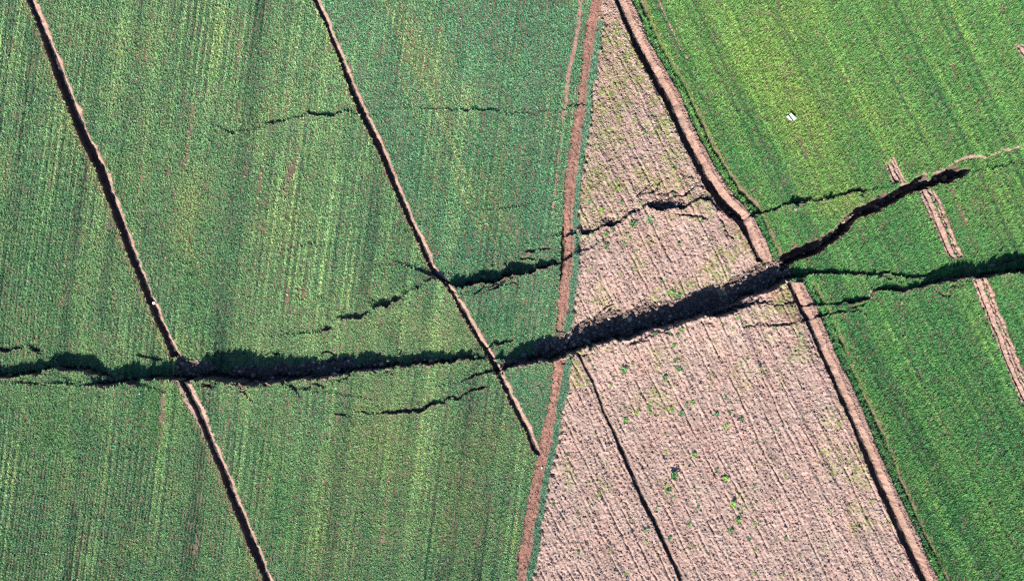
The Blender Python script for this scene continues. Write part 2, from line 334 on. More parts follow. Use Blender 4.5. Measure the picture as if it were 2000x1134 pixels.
# ------------------------------------------------------------------ dirt path with its grass strip
GRASS = np.zeros_like(PX)
for pts, kid in ((PATH_U, 11), (PATH_L, 12)):
    sl, d, at = polydist(pts, 70, SXg, SYg)
    ey = (PY[sl] >= pts[0][1] - 3) & (PY[sl] <= pts[-1][1] + 3)
    hw = 10.8 + 1.8 * vn(PX[sl], PY[sl], 50, 41) + 1.3 * vn(PX[sl], PY[sl], 6, 42) + (1.5 if kid == 12 else 0)
    m = (np.abs(d) < hw) & ey
    Z[sl] -= 0.16 * (1 - sstep(hw - 3, hw, np.abs(d))) * ey
    Z[sl] += (0.04 * np.exp(-((d - 1) / 3.0) ** 2) - 0.07 * np.exp(-((np.abs(d - .5) - 5.2) / 1.6) ** 2)) * ey
    BARE[sl] = np.maximum(BARE[sl], m)
    SOIL[sl] = np.where(m[..., None], np.array((0.255, 0.140, 0.108), np.float32), SOIL[sl])
    KIND[sl] = np.where(m, kid, KIND[sl])
    sw = 8 + 3.5 * vn(PX[sl], PY[sl], 35, 43)
    gs = (d >= hw) & (d < hw + sw) & ey & (PY[sl] > 50 + 20 * vn(PX[sl], PY[sl], 15, 45))
    GRASS[sl] = np.maximum(GRASS[sl], gs)
    Z[sl] += 0.12 * gs
    Z[sl] -= 0.20 * ((d >= hw + sw) & (d < hw + sw + 9) & ey) * (0.5 + vn(PX[sl], PY[sl], 6, 47))
    # bare line left of the path, along the crop edge
    lo = -(30 + 6 * vn(PX[sl], PY[sl], 90, 44))
    ln = (np.abs(d - lo) < np.where(PY[sl] < 230, 4.4, 1.8) + 0.8 * vn(PX[sl], PY[sl], 9, 46)) & ey & (PY[sl] < 420)
    BARE[sl] = np.maximum(BARE[sl], ln * 0.95)
    SOIL[sl] = np.where(ln[..., None], np.array((0.27, 0.165, 0.125), np.float32), SOIL[sl])
# the path's broken left edge and the step beside its strip
for pts, ww, dd in (([(1100, 440), (1101, 470), (1100, 505), (1095, 545)], 9, .75), ([(1126, 448), (1129, 470), (1132, 492)], 8, .45)):
    sl, d, at = polydist(pts, 20, SXg, SYg)
    t = np.clip((PY[sl] - pts[0][1]) / (pts[-1][1] - pts[0][1]), 0, 1)
    half = ww / 2 * np.sin(np.clip(t, 0.02, .98) * PI) ** .6
    Z[sl] -= dd * (1 - sstep(half - 1, half + 1.2, np.abs(d)))
# wheel tracks in the eastern crop
TRK = [[(1799, 372), (1812, 402), (1828, 440), (1842, 470), (1862, 503)], [(1818, 372), (1836, 405), (1850, 440), (1864, 470), (1880, 500)],
       [(1894, 546), (1915, 590), (1938, 640), (1962, 700), (1985, 752), (2010, 805), (2060, 920), (2120, 1060)], [(1914, 546), (1934, 590), (1956, 640), (1977, 695), (1998, 745), (2030, 805), (2080, 915), (2145, 1060)],
       [(1731, 318), (1736, 334), (1746, 358)], [(1742, 310), (1752, 335), (1764, 358)], [(1986, 90), (2002, 118), (2020, 150), (2050, 215), (2080, 275)], [(2005, 88), (2025, 118), (2045, 150), (2070, 205)],
       [(1288, -60), (1287, 5), (1305, 45), (1325, 90), (1348, 124)]]
for k, pts in enumerate(TRK):
    sl, d, at = polydist(pts, 24, SXg, SYg)
    hw = (5.6 if k < 8 else 1.8) + 1.2 * vn(PX[sl], PY[sl], 8, 51)
    ey = (PY[sl] >= pts[0][1] - 2) & (PY[sl] <= pts[-1][1] + 2)
    m = (np.abs(d) < hw) & ey
    Z[sl] -= (0.20 * (1 - sstep(hw - 2, hw + .5, np.abs(d))) - 0.10 * np.exp(-((d - 0.5) / 2.0) ** 2)) * ey
    BARE[sl] = np.maximum(BARE[sl], m * (0.97 if k < 8 else 0.8))
    SOIL[sl] = np.where(m[..., None], np.array((0.30, 0.20, 0.16), np.float32), SOIL[sl])
    if k < 8: KIND[sl] = np.where(m, 61 + k - k % 2, KIND[sl])
for ka, kb, kid in ((0, 1, 61), (2, 3, 63), (4, 5, 65), (6, 7, 67)):
    n_ = min(len(TRK[ka]), len(TRK[kb]))
    mid = [((a[0] + b[0]) / 2, (a[1] + b[1]) / 2) for a, b in zip(TRK[ka][:n_], TRK[kb][:n_])]
    sl, d, at = polydist(mid, 40, SXg, SYg)
    ey = (PY[sl] >= mid[0][1] - 2) & (PY[sl] <= mid[-1][1] + 2)
    hw = (15.5 if kid < 65 else 9.5) + 2.4 * vn(PX[sl], PY[sl], 12, 54) + 2.2 * vn(PX[sl], PY[sl], 5, 53) - 7 * np.clip(1 - np.minimum(PY[sl] - mid[0][1], mid[-1][1] - PY[sl]) / 14, 0, 1)
    m = (np.abs(d) < hw) & ey
    Z[sl] -= m * (0.42 * np.exp(-((d + 3.5 + vn(PX[sl], PY[sl], 25, 56)) / 2.3) ** 2) + 0.22 * np.exp(-((d - hw + 3) / 1.6) ** 2) - 0.06 * vn(PX[sl], PY[sl], 4, 57))
    BARE[sl] = np.maximum(BARE[sl], m * np.where((d > 1) & (d < 6), 0.72, 0.97))
    SOIL[sl] = np.where(m[..., None], np.array((0.295, 0.195, 0.158), np.float32), SOIL[sl])
    KIND[sl] = np.where(m, kid, KIND[sl])
# narrow furrow lines in the east
for pts in ([(1566, 488), (1578, 506), (1600, 535), (1612, 560), (1635, 600), (1650, 645), (1668, 690), (1690, 735), (1720, 790), (1752, 850)],
            [(1700, 575), (1760, 640), (1800, 740), (1850, 850), (1920, 960), (1990, 1080)], [(1850, 40), (1880, 130), (1900, 190), (1915, 235)]):
    sl, d, at = polydist(pts, 20, SXg, SYg)
    m = (np.abs(d) < 1.5) & (vn(PX[sl], PY[sl], 30, 53) > -0.35)
    BARE[sl] = np.maximum(BARE[sl], m * .9)
    Z[sl] -= 0.12 * m

# ------------------------------------------------------------------ broken bare floors of the fissure
def inpoly(poly, x, y):
    r = np.zeros(x.shape, bool); n = len(poly)
    for i in range(n):
        x1, y1 = poly[i]; x2, y2 = poly[(i + 1) % n]
        c = ((y1 > y) != (y2 > y)) & (x < (x2 - x1) * (y - y1) / (y2 - y1 + 1e-9) + x1)
        r ^= c
    return r
wx2 = PX + 7 * fbm(PX, PY, 18, 55, 2); wy2 = PY + 7 * fbm(PX, PY, 18, 57, 2)
RUB = np.zeros_like(PX)
for poly in ([(338, 692), (362, 705), (400, 704), (412, 720), (395, 740), (360, 742), (335, 722)], [(440, 718), (520, 716), (600, 706), (672, 700), (700, 708), (740, 704), (745, 722), (690, 726), (640, 736), (540, 744), (480, 750), (440, 744)],
             [(1000, 700), (1040, 684), (1056, 664), (1090, 656), (1112, 655), (1120, 690), (1060, 705), (1000, 716), (970, 728), (965, 715)], [(1545, 512), (1560, 500), (1525, 500), (1495, 520), (1500, 560), (1540, 548)]):
    RUB = np.maximum(RUB, inpoly(poly, wx2, wy2))
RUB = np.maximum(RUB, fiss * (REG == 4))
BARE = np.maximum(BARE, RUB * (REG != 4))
SOIL = np.where(((RUB > 0.5) & (KIND == 0))[..., None], np.array((0.135, 0.098, 0.084), np.float32), SOIL)  # fissure floor painted dark to strengthen the shadow lying in it
Z += RUB * (0.20 * fbm(PX, PY, 13, 58, 3) + 0.08 * vn(PX, PY, 4, 59))
# crushed, disturbed soil beyond the junction
for poly in ([(1395, 395), (1445, 425), (1470, 470), (1490, 515), (1450, 480), (1420, 430)], [(1490, 560), (1540, 560), (1565, 590), (1560, 640), (1500, 600)]):
    mm = inpoly(poly, wx2, wy2)
    Z += mm * 0.10 * fbm(PX, PY, 8, 60, 2)
    SOIL = np.where((mm & (KIND == 0))[..., None], np.array((0.25, 0.16, 0.13), np.float32), SOIL)
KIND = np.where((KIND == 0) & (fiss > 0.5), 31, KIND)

# ------------------------------------------------------------------ fine relief
uf = PX - 0.50 * PY
frow = np.interp(uf, np.arange(-2000, 4000, 9.0), rng.normal(0, 1, len(np.arange(-2000, 4000, 9.0)))).astype(np.float32)
fmask = FALLOW * (1 - np.minimum(1, (KIND > 0) * 0.75))
clod = fbm(PX + .5 * PY, PY, 7, 62, 3)
clod2 = vn(PX, PY, 3.4, 63)
strk = vn(uf, PY, 4.5, 61, 13)
pit = np.minimum(0, vn(PX + .5 * PY, PY, 6.5, 64, 6) + 0.45)
Z += fmask * (0.045 * clod + 0.05 * clod2 + 0.045 * strk + 0.13 * pit + 0.045 * frow * (0.6 + 0.6 * vn(PX, PY, 60, 65)))
lines = np.cumsum(rng.uniform(14, 42, 220)) - 2400
wav = uf + 4 * vn(PX, PY, 120, 67) + 1.5 * vn(PX, PY, 14, 66)
q = np.clip(np.searchsorted(lines, wav), 1, len(lines) - 1)
df = np.minimum(np.abs(wav - lines[q]), np.abs(wav - lines[q - 1])).astype(np.float32)
Z -= fmask * (0.125 * np.exp(-(df / 1.6) ** 2) * sstep(-0.25, 0.45, vn(PX, PY, 38, 66) + 0.5 * vn(PX, PY, 9, 68)) - 0.05 * np.exp(-((df - 5) / 3.0) ** 2))
gm = (1 - FALLOW)
Z += gm * (0.035 * fbm(PX, PY, 9, 68, 2) + 0.02 * vn(PX, PY, 3.5, 69))
pm = ((KIND == 11) | (KIND == 12)).astype(np.float32)
Z += pm * (0.02 * vn(PX, PY, 3.5, 70) + 0.03 * vn(PX, PY, 8, 71))

# soil colour: worn and mossy patches, pale crumbs
moss = np.clip(sstep(-0.05, 0.55, fbm(PX, PY, 55, 72, 3) + 0.35 * (PY < 430) - 0.12 * (PY > 640) + 0.25 * np.clip(1 - (bE1 - PX) / 130, 0, 1)) * sstep(-0.25, 0.35, vn(PX, PY, 5, 74)), 0, 1) * FALLOW * (KIND == 0) * (fiss < .5)
SOIL = SOIL * (1 - 0.75 * moss[..., None]) + np.array((0.20, 0.215, 0.075), np.float32) * 0.75 * moss[..., None]
var = 1 + 0.16 * fbm(PX, PY, 40, 75, 3) + 0.20 * vn(PX, PY, 4, 77)
SOIL = SOIL * var[..., None]
SOIL[..., 0] *= 1 + 0.05 * vn(PX, PY, 30, 78)
pale = (vn(PX, PY, 2.6, 79) > 0.80) & (gm * (BARE < .5) < .5)
SOIL = np.where(pale[..., None], SOIL * 1.35, SOIL)
SOIL = np.clip(SOIL, 0.02, 0.6)

# ------------------------------------------------------------------ materials
def mat_ground(name):
    m = bpy.data.materials.new(name); m.use_nodes = True
    t = m.node_tree; b = t.nodes['Principled BSDF']
    b.inputs['Roughness'].default_value = 0.95
    b.inputs['Specular IOR Level'].default_value = 0.12
    a = t.nodes.new('ShaderNodeAttribute'); a.attribute_name = 'soil'
    tc = t.nodes.new('ShaderNodeTexCoord')
    n = t.nodes.new('ShaderNodeTexNoise'); n.inputs['Scale'].default_value = 9.0; n.inputs['Detail'].default_value = 5
    t.links.new(tc.outputs['Object'], n.inputs['Vector'])
    mr = t.nodes.new('ShaderNodeMapRange'); mr.inputs['To Min'].default_value = 0.72; mr.inputs['To Max'].default_value = 1.28
    mr.inputs['From Min'].default_value = 0.25; mr.inputs['From Max'].default_value = 0.75
    t.links.new(n.outputs[0], mr.inputs['Value'])
    mx = t.nodes.new('ShaderNodeVectorMath'); mx.operation = 'SCALE'
    t.links.new(a.outputs['Color'], mx.inputs[0]); t.links.new(mr.outputs[0], mx.inputs['Scale'])
    t.links.new(mx.outputs[0], b.inputs['Base Color'])
    n2 = t.nodes.new('ShaderNodeTexNoise'); n2.inputs['Scale'].default_value = 22.0; n2.inputs['Detail'].default_value = 3
    t.links.new(tc.outputs['Object'], n2.inputs['Vector'])
    bp = t.nodes.new('ShaderNodeBump'); bp.inputs['Strength'].default_value = 0.6; bp.inputs['Distance'].default_value = 0.05
    t.links.new(n2.outputs[0], bp.inputs['Height']); t.links.new(bp.outputs[0], b.inputs['Normal'])
    return m
def mat_leaf(name):
    m = bpy.data.materials.new(name); m.use_nodes = True
    t = m.node_tree
    for nd in list(t.nodes): t.nodes.remove(nd)
    o = t.nodes.new('ShaderNodeOutputMaterial')
    a = t.nodes.new('ShaderNodeAttribute'); a.attribute_name = 'leaf'
    p = t.nodes.new('ShaderNodeBsdfPrincipled'); p.inputs['Roughness'].default_value = 0.55; p.inputs['Specular IOR Level'].default_value = 0.3
    tr = t.nodes.new('ShaderNodeBsdfTranslucent')
    mx = t.nodes.new('ShaderNodeMixShader'); mx.inputs[0].default_value = 0.30
    t.links.new(a.outputs['Color'], p.inputs['Base Color']); t.links.new(a.outputs['Color'], tr.inputs['Color'])
    t.links.new(p.outputs[0], mx.inputs[1]); t.links.new(tr.outputs[0], mx.inputs[2]); t.links.new(mx.outputs[0], o.inputs['Surface'])
    return m
def mat_plain(name, col, rough=0.9, var=0.2, scale=8.0):
    m = bpy.data.materials.new(name); m.use_nodes = True
    t = m.node_tree; b = t.nodes['Principled BSDF']; b.inputs['Roughness'].default_value = rough; b.inputs['Specular IOR Level'].default_value = 0.2
    tc = t.nodes.new('ShaderNodeTexCoord'); n = t.nodes.new('ShaderNodeTexNoise'); n.inputs['Scale'].default_value = scale; n.inputs['Detail'].default_value = 4
    t.links.new(tc.outputs['Object'], n.inputs['Vector'])
    r = t.nodes.new('ShaderNodeValToRGB')
    r.color_ramp.elements[0].position = 0.3; r.color_ramp.elements[1].position = 0.7
    r.color_ramp.elements[0].color = tuple(c * (1 - var) for c in col) + (1,); r.color_ramp.elements[1].color = tuple(min(1, c * (1 + var)) for c in col) + (1,)
    t.links.new(n.outputs[0], r.inputs[0]); t.links.new(r.outputs[0], b.inputs['Base Color'])
    return m
M_GROUND = mat_ground('field_soil')
M_LEAF = mat_leaf('crop_leaf')

# ------------------------------------------------------------------ mesh helpers
def mesh_from(name, V, F, mat, attr=None, acol=None, domain='POINT', smooth=False):
    V = np.ascontiguousarray(V, np.float32); F = np.ascontiguousarray(F, np.int32)
    me = bpy.data.meshes.new(name)
    k = F.shape[1]
    me.vertices.add(len(V)); me.vertices.foreach_set('co', V.ravel())
    me.loops.add(F.size); me.loops.foreach_set('vertex_index', F.ravel())
    me.polygons.add(len(F)); me.polygons.foreach_set('loop_start', np.arange(0, F.size, k, dtype=np.int32))
    me.update(calc_edges=True)
    me.polygons.foreach_set('use_smooth', np.full(len(F), smooth, bool))
    if attr:
        A = me.attributes.new(attr, 'FLOAT_COLOR', domain)
        c = np.ones((len(acol), 4), np.float32); c[:, :3] = acol
        A.data.foreach_set('color', c.ravel())
    me.materials.append(mat)
    return me
def link(name, me, parent=None, kind=None, label=None, cat=None, group=None, loc=None):
    o = bpy.data.objects.new(name, me); COL.objects.link(o)
    if parent: o.parent = parent
    if kind: o['kind'] = kind
    if label: o['label'] = label
    if cat: o['category'] = cat
    if group: o['group'] = group
    if loc is not None: o.location = loc
    return o
def gi(px, py):
    j = np.clip(((px - X0) / G).astype(np.int32), 0, NX - 2); i = np.clip(((py - Y0) / G).astype(np.int32), 0, NY - 2)
    return i, j
def zat(px, py):
    fx = np.clip((np.asarray(px, np.float32) - X0) / G, 0, NX - 1.001); fy = np.clip((np.asarray(py, np.float32) - Y0) / G, 0, NY - 1.001)
    j = fx.astype(np.int32); i = fy.astype(np.int32); tx = fx - j; ty = fy - i
    return (Z[i, j] * (1 - tx) + Z[i, j + 1] * tx) * (1 - ty) + (Z[i + 1, j] * (1 - tx) + Z[i + 1, j + 1] * tx) * ty
def wpt(px, py, dz=0.0):
    return ((px - 1000) * S, (567 - py) * S, float(zat(px, py)) + dz)

# level the rim of the grid to zero so that the outer land joins it
edge = np.minimum(np.minimum(PX - X0, X1 - PX), np.minimum(PY - Y0, Y1 - PY))
Z *= sstep(0, 60, edge)

# ------------------------------------------------------------------ ground pieces (one sheet cut along what it is)
KIND = np.where(KIND == 0, REG, KIND)
VW = np.stack([(PX - 1000) * S, (567 - PY) * S, Z], -1).reshape(-1, 3)
VC = SOIL.reshape(-1, 3)
ii, jj = np.mgrid[0:NY - 1, 0:NX - 1]
base = (ii * NX + jj).ravel()
FQ = np.stack([base, base + NX, base + NX + 1, base + 1], 1)
FK = KIND[:-1, :-1].ravel()
NAMES = {1: ('crop_field', 'western wheat field, its rows running down to the long ditch at far left'), 2: ('crop_field', 'wheat field between the two straight ditches'),
         3: ('crop_field', 'wheat field between the right-hand ditch and the dirt path'), 4: ('fallow_field', 'bare pinkish ploughed field dotted with weeds'),
         5: ('crop_field', 'bright green wheat field beyond the bare field'), 11: ('dirt_path', 'reddish dirt path above the fissure'), 12: ('dirt_path', 'reddish dirt path below the fissure'),
         21: ('irrigation_ditch', 'leftmost straight ditch above the fissure'), 22: ('irrigation_ditch', 'leftmost ditch continuing below the fissure, shifted sideways'),
         23: ('irrigation_ditch', 'second straight ditch above the upper crack'), 24: ('irrigation_ditch', 'lower part of the second ditch ending by the path'),
         25: ('furrow', 'thin dark furrow in the bare field beside the path'), 26: ('irrigation_ditch', 'ditch edging the bare field above the fissure'),
         27: ('irrigation_ditch', 'ditch edging the bare field below the fissure'), 31: ('earth_fissure', 'dark ground rupture crossing every field'),
         41: ('soil_bank', 'pink earth bank beside the ditch above the fissure'), 42: ('soil_bank', 'pink earth bank beside the ditch below the fissure')}
for k in np.unique(FK):
    f = FQ[FK == k]
    u, inv = np.unique(f, return_inverse=True)
    nm, lb = NAMES.get(int(k), ('wheel_track', 'bare wheel track in the bright green wheat'))
    me = mesh_from(nm, VW[u], inv.reshape(f.shape), M_GROUND, 'soil', VC[u])
    link(nm, me, kind='structure', label=lb)

# outer land to the horizon: a ring of cells around the sheet
def outer():
    ax = np.array([-1500, -700, -350, -200, -120, X0 * S - 60, (X1 - 1000) * S, 120, 200, 350, 700, 1500], float)
    ax[5] = (X0 - 1000) * S; ax[6] = (gx[-1] - 1000) * S
    ay = np.array([-1500, -700, -350, -200, -100, (567 - gy[-1]) * S, (567 - Y0) * S, 100, 200, 350, 700, 1500], float)
    V = []; F = []
    for y in ay:
        for x in ax: V.append((x, y, 0.0))
    for i in range(11):
        for j in range(11):
            if i == 5 and j == 5: continue
            F.append((i * 12 + j, i * 12 + j + 1, (i + 1) * 12 + j + 1, (i + 1) * 12 + j))
    m = mat_plain('far_crop', (0.075, 0.15, 0.06), 0.95, 0.45, 0.6)
    link('farmland', mesh_from('farmland', V, F, m), kind='structure', label='green farmland stretching away on every side')
outer()

# ------------------------------------------------------------------ crop
def stripes(step, seed, sm=0):
    r = np.random.default_rng(seed); n = int(9000 / step)
    v = r.normal(0, 1, n).astype(np.float32)
    xs = -3000 + np.arange(n) * step
    return lambda u: np.interp(u, xs, v).astype(np.float32)
def blades(px, py, L, wid, col, nb, lean=(0, 0), open_=(0.5, 1.25), seed=0):
    """a tuft of leaves at every point, one pointed blade each"""
    r = np.random.default_rng(seed)
    n = len(px); N = n * nb
    x = np.repeat((px - 1000) * S, nb) + r.normal(0, 0.035, N); y = np.repeat((567 - py) * S, nb) + r.normal(0, 0.035, N)
    z = np.repeat(zat(px, py), nb) - 0.015
    l = np.repeat(L, nb) * r.uniform(0.6, 1.15, N)
    az = r.uniform(0, 2 * PI, N); th = r.uniform(open_[0], open_[1], N)
    dx = np.cos(az) * np.sin(th) + lean[0]; dy = np.sin(az) * np.sin(th) + lean[1]; dz = np.cos(th)
    q = az + PI / 2 + r.normal(0, 0.5, N)
    wd = wid * r.uniform(0.6, 1.3, N) * 0.5
    V = np.empty((N, 3, 3), np.float32)
    V[:, 0] = np.stack([x - np.cos(q) * wd, y - np.sin(q) * wd, z], 1)
    V[:, 1] = np.stack([x + np.cos(q) * wd, y + np.sin(q) * wd, z], 1)
    V[:, 2] = np.stack([x + dx * l, y + dy * l, z + dz * l], 1)
    F = np.arange(N * 3, dtype=np.int32).reshape(-1, 3)
    c = np.repeat(col, nb, 0) * r.uniform(0.86, 1.15, (N, 1))
    return V.reshape(-1, 3), F, c.astype(np.float32)
def row_points(slope, row, step, jit, seed):
    """points along sowing rows that lean by slope (dx per dy), in photograph pixels"""
    r = np.random.default_rng(seed)
    us = np.arange(X0 - abs(slope) * 1400 - 100, X1 + abs(slope) * 1400 + 100, row)
    vs = np.arange(Y0 + 8, Y1 - 8, step)
    u, v = np.meshgrid(us, vs)
    u = u.ravel(); v = v.ravel()
    u = u + r.normal(0, 1, len(u)) * jit; v = v + r.uniform(-.5, .5, len(v)) * step
    x = u + slope * v
    m = (x > X0 + 8) & (x < X1 - 8)
    return u[m].astype(np.float32), x[m].astype(np.float32), v[m].astype(np.float32)
gyz, gxz = np.gradient(Z, G * S)
SLOPE = np.hypot(gxz, gyz)

def patch_sum(px, py, P):
    r = np.zeros_like(px)
    for cx, cy, rx, ry, tilt, a in P:
        dx = px - cx - tilt * (py - cy); dy = py - cy
        r += a * np.exp(-(dx / rx) ** 2 - (dy / ry) ** 2)
    return r
YEL = [(372, 395, 28, 55, -.13, .9), (345, 470, 30, 40, .25, .6), (425, 70, 22, 60, -.1, .7), (810, 60, 28, 80, .45, .75), (835, 160, 40, 60, .45, .6), (880, 260, 30, 60, .4, .4), (960, 400, 30, 60, .45, .4), (770, 880, 60, 120, -.13, .7), (700, 850, 60, 90, -.13, .5),
       (640, 1030, 50, 120, -.13, .5), (900, 980, 70, 120, -.13, .5), (960, 860, 50, 50, 0, .6), (555, 440, 60, 90, -.13, .35), (500, 240, 50, 60, -.1, .4), (420, 860, 22, 40, .4, .4), (140, 260, 40, 120, .4, .3), (255, 1065, 40, 20, 0, .5), (1020, 520, 40, 16, -.2, .6),
       (760, 620, 120, 60, 0, .3), (860, 650, 60, 40, 0, .45), (310, 660, 14, 40, .4, .5), (660, 650, 90, 30, 0, .25), (300, 70, 60, 80, 0, .2)]
SOILP = [(500, 350, 70, 110, -.13, .5), (500, 200, 50, 70, -.13, .4), (300, 200, 60, 120, -.13, .35), (480, 400, 40, 80, -.13, .3), (280, 800, 80, 100, -.13, .25), (590, 900, 60, 120, -.13, .25), (800, 400, 30, 80, -.13, .1), (880, 640, 50, 40, 0, .3), (690, 460, 60, 60, 0, .2)]
LUSH = [(330, 780, 60, 90, -.13, 1), (110, 830, 90, 80, 0, .6), (90, 560, 90, 200, 0, .35), (900, 360, 120, 120, 0, .35), (980, 650, 70, 60, 0, .5), (540, 960, 40, 120, .2, .6), (380, 560, 40, 100, .2, .5), (230, 330, 30, 120, .4, .4)]
T_DARK = np.array((0.055, 0.165, 0.088), np.float32); T_MID = np.array((0.140, 0.295, 0.135), np.float32)
T_YEL = np.array((0.270, 0.345, 0.125), np.float32); T_STRAW = np.array((0.33, 0.28, 0.16), np.float32); T_LUSH = np.array((0.045, 0.19, 0.065), np.float32)

def west_crop():
    u, px, py = row_points(-0.13, 6.3, 1.6, 0.85, 3)
    jit = 1.6 * np.clip(0.6 + vn(px, py, 120, 5), 0, 1)
    px = px + np.random.default_rng(4).normal(0, 1, len(px)).astype(np.float32) * jit
    i, j = gi(px, py)
    reg = REG[i, j]
    m = (reg <= 3) & (SLOPE[i, j] < 1.5)
    u, px, py, reg, i, j = u[m], px[m], py[m], reg[m], i[m], j[m]
    amp = np.where(reg == 3, 0.45, np.where(reg == 1, 1.0, 0.9)) * (0.75 + 0.5 * vn(px, py, 150, 7, 220))
    st = (0.62 * stripes(8.0, 1)(u) + 0.55 * stripes(17, 2)(u) + 0.3 * stripes(45, 3)(u)) * amp
    ph = 1.4 * stripes(55, 4)(u) + 0.5 * vn(u, py, 40, 11, 300)
    comb = np.sin(2 * PI * u / np.where(reg == 2, 13.4, 12.6) + ph)
    comb = np.sign(comb) * np.abs(comb) ** 0.7
    st = (0.70 * st + 1.0 * comb * amp * np.clip(0.75 + 0.9 * vn(px, py, 75, 15, 130), 0.1, 1.5)) * (0.75 + 0.6 * vn(u, py, 22, 8, 130))
    an = vn(u, py, 4.6, 9, 120); an2 = vn(u, py, 11, 10, 130)
    ud = px - 0.45 * py                                        # old turning tracks, across the rows
    arc = np.exp(-((px - (845 + 0.42 * (py - 180))) / 55) ** 2) * (py < 480) * sstep(0.1, 0.6, vn(ud, py, 7, 12, 160))
    arc += 0.9 * np.exp(-((px - (330 + 0.35 * (py - 430))) / 45) ** 2) * np.exp(-((py - 460) / 110) ** 2) * sstep(0.1, 0.6, vn(ud, py, 7, 13, 160))
    n1 = fbm(px, py, 70, 14, 3); n2 = vn(px, py, 7, 17); n3 = vn(px, py, 16, 18)
    yel = patch_sum(px, py, YEL); soilp = patch_sum(px, py, SOILP); lush = np.clip(patch_sum(px, py, LUSH), 0, 1)
    thin = THIN[i, j]
    keep = 1.0 + 0.04 * np.minimum(st, 0) + 0.05 * n2 - thin * 0.45 - 0.12 * arc
    bare_line = (an > (0.86 - 0.35 * soilp + 0.25 * (reg == 3) - 0.08 * n1)) & (an2 > -0.45 - soilp * 0.3)
    keep = np.where(bare_line, 0.10, keep)
    spot = vn(px, py, 6.5, 19) > (0.90 - 0.14 * soilp)
    keep = np.where(spot, 0.15, keep)
    keep = keep * (1 - np.clip(BARE[i, j], 0, 1))
    k = np.random.default_rng(6).random(len(px)) < keep
    k &= ~((GRASS[i, j] > .5))
    u, px, py, reg, st, n1, n2, n3, yel, lush, thin, arc, an = [a[k] for a in (u, px, py, reg, st, n1, n2, n3, yel, lush, thin, arc, an)]
    L = 0.25 * (1 + 0.30 * n2 + 0.24 * n3 + 0.10 * st + 0.25 * lush - 0.5 * thin) * np.where(reg == 3, 0.95, 1) * 1.08
    L = np.clip(L, 0.09, 0.50)
    r = np.random.default_rng(8).normal(0, 1, len(px)).astype(np.float32)
    y = np.clip(0.21 + 0.30 * st + 0.20 * n1 + 0.07 * r + 0.65 * yel + 1.0 * thin + 0.75 * arc - 0.17 * (reg == 3) + 0.55 * np.maximum(an - .2, 0), 0, 1)
    g = np.clip(0.5 + 0.10 * r + 0.25 * n3 + 0.15 * n1 + 0.25 * st, 0, 1)[:, None]
    col = T_DARK * (1 - g) + T_MID * g
    col = col * (1 - 0.75 * lush[:, None]) + T_LUSH * 0.75 * lush[:, None]
    col = col * (1 - y[:, None] * .75) + T_YEL * y[:, None] * .75
    col = np.where((reg == 3)[:, None], col * np.array((0.96, 1.0, 1.07), np.float32), col)
    col = col * np.clip(1.38 + 0.48 * st, 0.45, 2.3)[:, None]
    s_ = (np.random.default_rng(9).random(len(px)) < 0.008 + 0.05 * y)[:, None]
    col = np.where(s_, T_STRAW, col)
    labs = {1: 'dense wheat west of the leftmost ditch, sown in fine rows', 2: 'patchy yellowing wheat between the two straight ditches', 3: 'smooth blue-green wheat between second ditch and dirt path'}
    for q in (1, 2, 3):
        mm = reg == q
        V, F, c = blades(px[mm], py[mm], L[mm], 0.135, col[mm], 8, lean=(0.0, 0.05), seed=20 + q)
        me = mesh_from('wheat_crop', V, F, M_LEAF, 'leaf', c, 'FACE')
        link('wheat_crop', me, kind='stuff', label=labs[q], cat='wheat')
west_crop()

